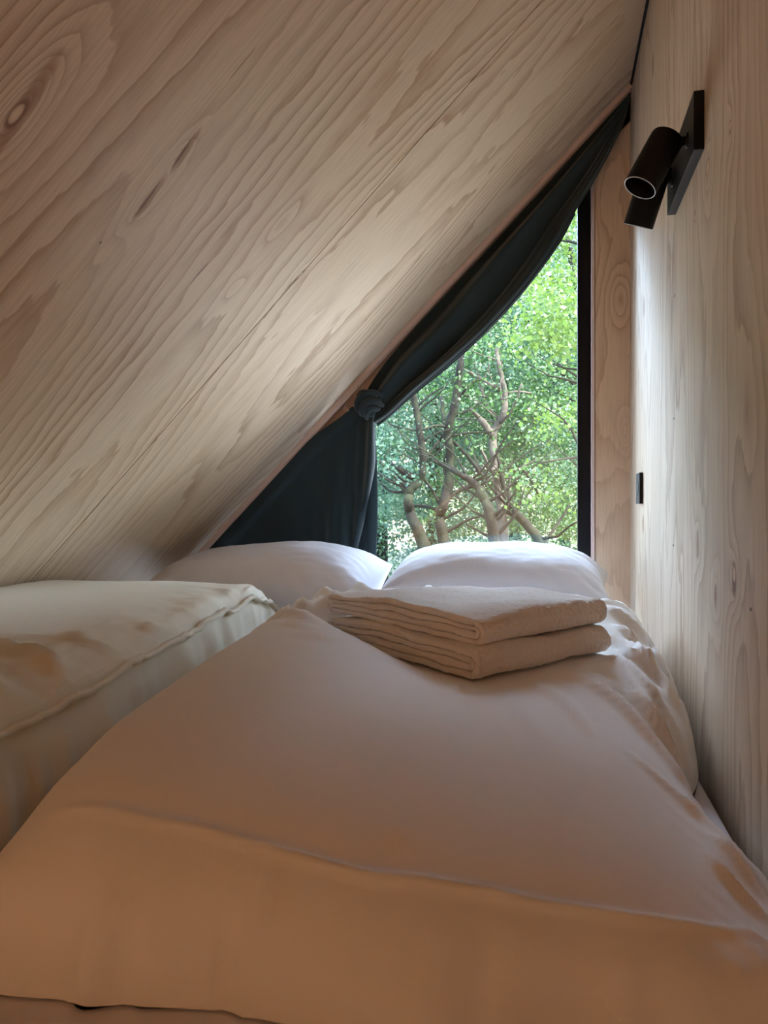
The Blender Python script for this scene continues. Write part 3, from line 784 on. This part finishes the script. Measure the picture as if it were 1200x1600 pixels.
def pixpath(pts, Y, dy=0.0):
    """a limb through picture points standing at distance Y from the camera, with a drift in depth"""
    q = spline([(p[0], p[1], p[2]) for p in pts], 5); out, rr = [], []
    for i, p in enumerate(q):
        yy = Y + dy*i/(len(q)-1) + .10*nz(i*.3, Y, 3)
        w = at(p[0], p[1], yy); w.x += .012*nz(i*.9, Y, 8); out.append(w); rr.append(max(.004, p[2]/2/1200*yy))
    return out, rr
def build_tree(name, label, Y, trunk, limbs, bark, lmat, crown, seed, group='trees outside the window', back=True):
    """trunk and limbs: lists of (px, py, width in px); crown: list of (px, py, spread px, depth offset, clumps)"""
    tp, tr2 = pixpath(trunk, Y)
    foot = tp[0].copy(); foot.z = gz_(foot.x, foot.y)
    n = 5; path = [foot.lerp(tp[0], i/n) for i in range(n)] + tp; rad = [tr2[0]*(1.35-.35*i/n) for i in range(n)] + tr2
    T = thing(name, label, 'tree', tuple(foot), group)
    tb = tube(path, rad, 12); mesh_obj('trunk', *tb, bark, T, smooth=True)
    tips = []; rt = random.Random(seed+70)
    for q in range(11):
        k = rt.randrange(6, len(tp)-2); p = tp[k].copy(); r0 = tr2[k]*rt.uniform(.22, .42)
        d = Vector((rt.choice((-1, 1))*rt.uniform(.4, 1), rt.uniform(-.3, .3), rt.uniform(.1, .8))).normalized()
        pth, st_ = [p.copy()], rt.uniform(.07, .13)
        for _ in range(8):
            d = (d + Vector((rt.uniform(-.35, .35), rt.uniform(-.2, .2), rt.uniform(-.25, .4)))).normalized(); p = p + d*st_; pth.append(p.copy())
        tb = tube(pth, [max(.003, r0*(1-.11*i)) for i in range(9)], 6); mesh_obj('branch', *tb, bark, T, smooth=True)
    for lb in limbs:
        lp, lr = pixpath(lb, Y, random.uniform(-.5, .5)); tb = tube(lp, lr, 8); mesh_obj('branch', *tb, bark, T, smooth=True)
        tips += lp[len(lp)//3::4]
    r = random.Random(seed); cs = []
    for (px, py, sp, dy, k) in crown:
        for _ in range(k):
            for _try in range(20):
                x, y = r.gauss(px, sp), r.gauss(py, sp*.9)
                w = at(x, y, Y + dy + ((.9 + abs(r.gauss(0, .6))) if back and r.random() > .24 else r.gauss(0, .4)))
                if noise.noise(w*1.1 + Vector((seed, 0, 0))) > -.12: break
            cs.append(tuple(w))
    leaf_obj('foliage', cs, 52, (.14, .14, .06), .044, seed, lmat, T)
    return T

build_tree('slender_tree', 'tree with a crooked brown trunk closest to the curtain edge', 8.0,
    [(664, 930, 24), (661, 851, 21), (644, 810, 17), (638, 784, 16), (641, 765, 15), (657, 750, 12), (661, 720, 12), (656, 675, 11), (648, 630, 11), (642, 600, 10)],
    [[(655, 748, 12), (638, 742, 11), (618, 728, 8), (600, 712, 4)], [(640, 764, 6), (612, 752, 6), (592, 741, 5)], [(638, 768, 5), (612, 768, 4), (590, 752, 3)],
     [(662, 720, 5), (685, 690, 4), (706, 660, 3)], [(660, 745, 5), (675, 765, 5), (688, 790, 4)]],
    M_bark, ML[2], [(640, 560, 60, 1.2, 60), (610, 690, 22, -.3, 22), (600, 810, 26, .8, 34), (630, 650, 30, .7, 26), (560, 740, 60, .6, 60), (700, 900, 60, .8, 40)], 11)
build_tree('slender_tree', 'tall tree whose winding mossy trunk rises second from the curtain', 8.2,
    [(694, 930, 22), (693, 846, 19), (687, 814, 16), (693, 787, 16), (702, 750, 16), (704, 712, 14), (699, 675, 13), (710, 637, 13), (716, 592, 12), (721, 550, 10), (724, 500, 8)],
    [[(700, 686, 6), (692, 650, 6), (690, 620, 5)], [(702, 668, 5), (680, 665, 4), (660, 672, 3)], [(708, 690, 6), (730, 712, 6), (752, 742, 6), (760, 760, 4)],
     [(690, 800, 6), (668, 792, 5), (640, 790, 4)], [(712, 630, 4), (735, 600, 4), (760, 590, 3)]],
    M_bark, ML[0], [(720, 480, 55, .9, 60), (730, 640, 30, 1.1, 40), (670, 600, 34, .9, 34), (720, 800, 30, 1.2, 30), (745, 545, 30, .4, 26), (830, 430, 60, .8, 60)], 12)
build_tree('slender_tree', 'dark trunked tree leaning in from above the far pillow', 7.4,
    [(778, 930, 22), (774, 850, 19), (764, 799, 17), (753, 772, 14), (740, 754, 11), (710, 737, 8), (676, 720, 5)],
    [[(744, 758, 6), (725, 765, 4), (705, 775, 3)], [(768, 812, 5), (790, 790, 5), (810, 760, 3)], [(766, 840, 5), (745, 828, 4), (728, 818, 3)]],
    M_bark, ML[0], [(690, 745, 18, .8, 12), (760, 560, 45, 1.0, 40), (800, 720, 34, .6, 34), (860, 600, 40, .3, 34)], 13)
build_tree('forked_tree', 'pale sunlit tree forking in the middle of the window view', 8.5,
    [(792, 930, 18), (786, 830, 16), (780, 770, 14), (774, 724, 13), (770, 679, 13), (785, 652, 11), (789, 619, 10), (781, 577, 8), (775, 545, 6)],
    [[(771, 684, 12), (760, 668, 12), (748, 652, 8), (736, 640, 5)], [(788, 612, 6), (765, 600, 5), (740, 585, 5), (724, 577, 4)], [(789, 616, 5), (805, 612, 4), (830, 614, 3)],
     [(782, 660, 5), (800, 640, 4), (815, 600, 3)], [(778, 720, 6), (766, 735, 5), (752, 700, 4)]],
    M_pbark, ML[2], [(860, 700, 45, .5, 60), (820, 540, 45, .8, 50), (740, 700, 30, 1.2, 30), (880, 500, 45, .7, 50), (790, 790, 40, 1.0, 36)], 14)
build_tree('leaning_tree', 'thin tree leaning diagonally low in front of the far foliage', 8.3,
    [(858, 900, 18), (845, 850, 16), (825, 822, 14), (807, 802, 12), (792, 775, 9), (783, 740, 7), (776, 700, 5)],
    [[(845, 780, 4), (830, 752, 4), (812, 728, 3)], [(850, 850, 5), (870, 820, 4), (890, 790, 3)]],
    M_bark, ML[0], [(870, 780, 36, .4, 50), (850, 650, 40, .9, 50), (900, 700, 36, .8, 46), (900, 820, 30, .7, 30)], 15)
build_tree('maple_tree', 'yellow green tree whose bright leaves hang beside the black window frame', 6.0,
    [(960, 960, 26), (952, 820, 24), (948, 700, 22), (950, 560, 18), (945, 450, 14), (940, 350, 10)],
    [[(948, 620, 7), (905, 590, 5), (860, 560, 3)], [(948, 500, 7), (900, 480, 5), (855, 470, 3)], [(944, 400, 5), (900, 380, 4), (870, 375, 2)], [(948, 720, 6), (900, 715, 4), (840, 724, 3)]],
    M_bark, ML[1], [(868, 500, 24, 0, 22), (880, 440, 22, .1, 16), (850, 480, 14, 0, 8), (890, 350, 22, .3, 18), (870, 640, 18, .2, 6), (860, 545, 18, 0, 7), (850, 750, 14, 0, 3)], 16, back=False)
build_tree('broadleaf_tree', 'cool green tree filling the gap above the pale forked tree', 9.0,
    [(930, 980, 22), (930, 850, 20), (925, 700, 18), (915, 560, 14), (900, 450, 11), (885, 360, 8)],
    [[(915, 560, 6), (870, 520, 5), (820, 500, 3)], [(900, 450, 6), (850, 430, 4), (800, 440, 2)]],
    M_bark, ML[2], [(850, 560, 50, .6, 50), (880, 420, 40, .5, 60), (800, 500, 40, .5, 40), (890, 640, 30, .4, 30)], 17)
# the wood further back: dense crowns standing on the bank
rb_ = random.Random(3)
def far_tree(x, y, h, r, lm, label, seed):
    g0 = gz_(x, y); T = thing('woodland_tree', label, 'tree', (x, y, g0), 'trees in the far wood')
    lean = rb_.uniform(-.6, .6)
    pth = [Vector((x + lean*(k/8)**1.5, y + .15*sin(k+seed), g0 + h*.92*k/8)) for k in range(9)]
    tb = tube(pth, [.12*(1-.1*k) + .01 for k in range(9)], 8); mesh_obj('trunk', *tb, M_bark, T, smooth=True)
    rr = random.Random(seed); cs = []
    for _ in range(260):
        a, u_ = rr.uniform(0, 2*pi), rr.uniform(-1, 1); q = rr.random()**.4; ww = (1-u_*u_)**.25
        p = Vector((x + lean*.5 + r*q*ww*cos(a), y + r*q*ww*sin(a)*.8, g0 + h*.54 + h*.50*q*u_))
        if noise.noise(p*.9 + Vector((seed, 0, 0))) < -.22: continue
        cs.append(tuple(p))
    leaf_obj('foliage', cs, 90, (.26, .24, .12), .075, seed+100, lm, T)
far = [(-6.4, 14.5, 9), (-4.6, 13.0, 8), (-3.2, 15.0, 9), (-1.9, 12.8, 8), (-.6, 14.6, 9.5), (.7, 13.0, 8.5), (2.1, 14.8, 9), (3.6, 13.4, 8), (-2.6, 18.5, 11), (.4, 18.0, 11.5), (3.2, 18.5, 11), (-5.6, 18.0, 11)]
for i, (x, y, h) in enumerate(far):
    far_tree(x, y, h*.98, 1.55 + .12*(y-12), ML[(0, 2, 0, 2, 1)[i % 5]], 'leafy tree of the far wood, behind the nearer crooked trunks', 40+i)
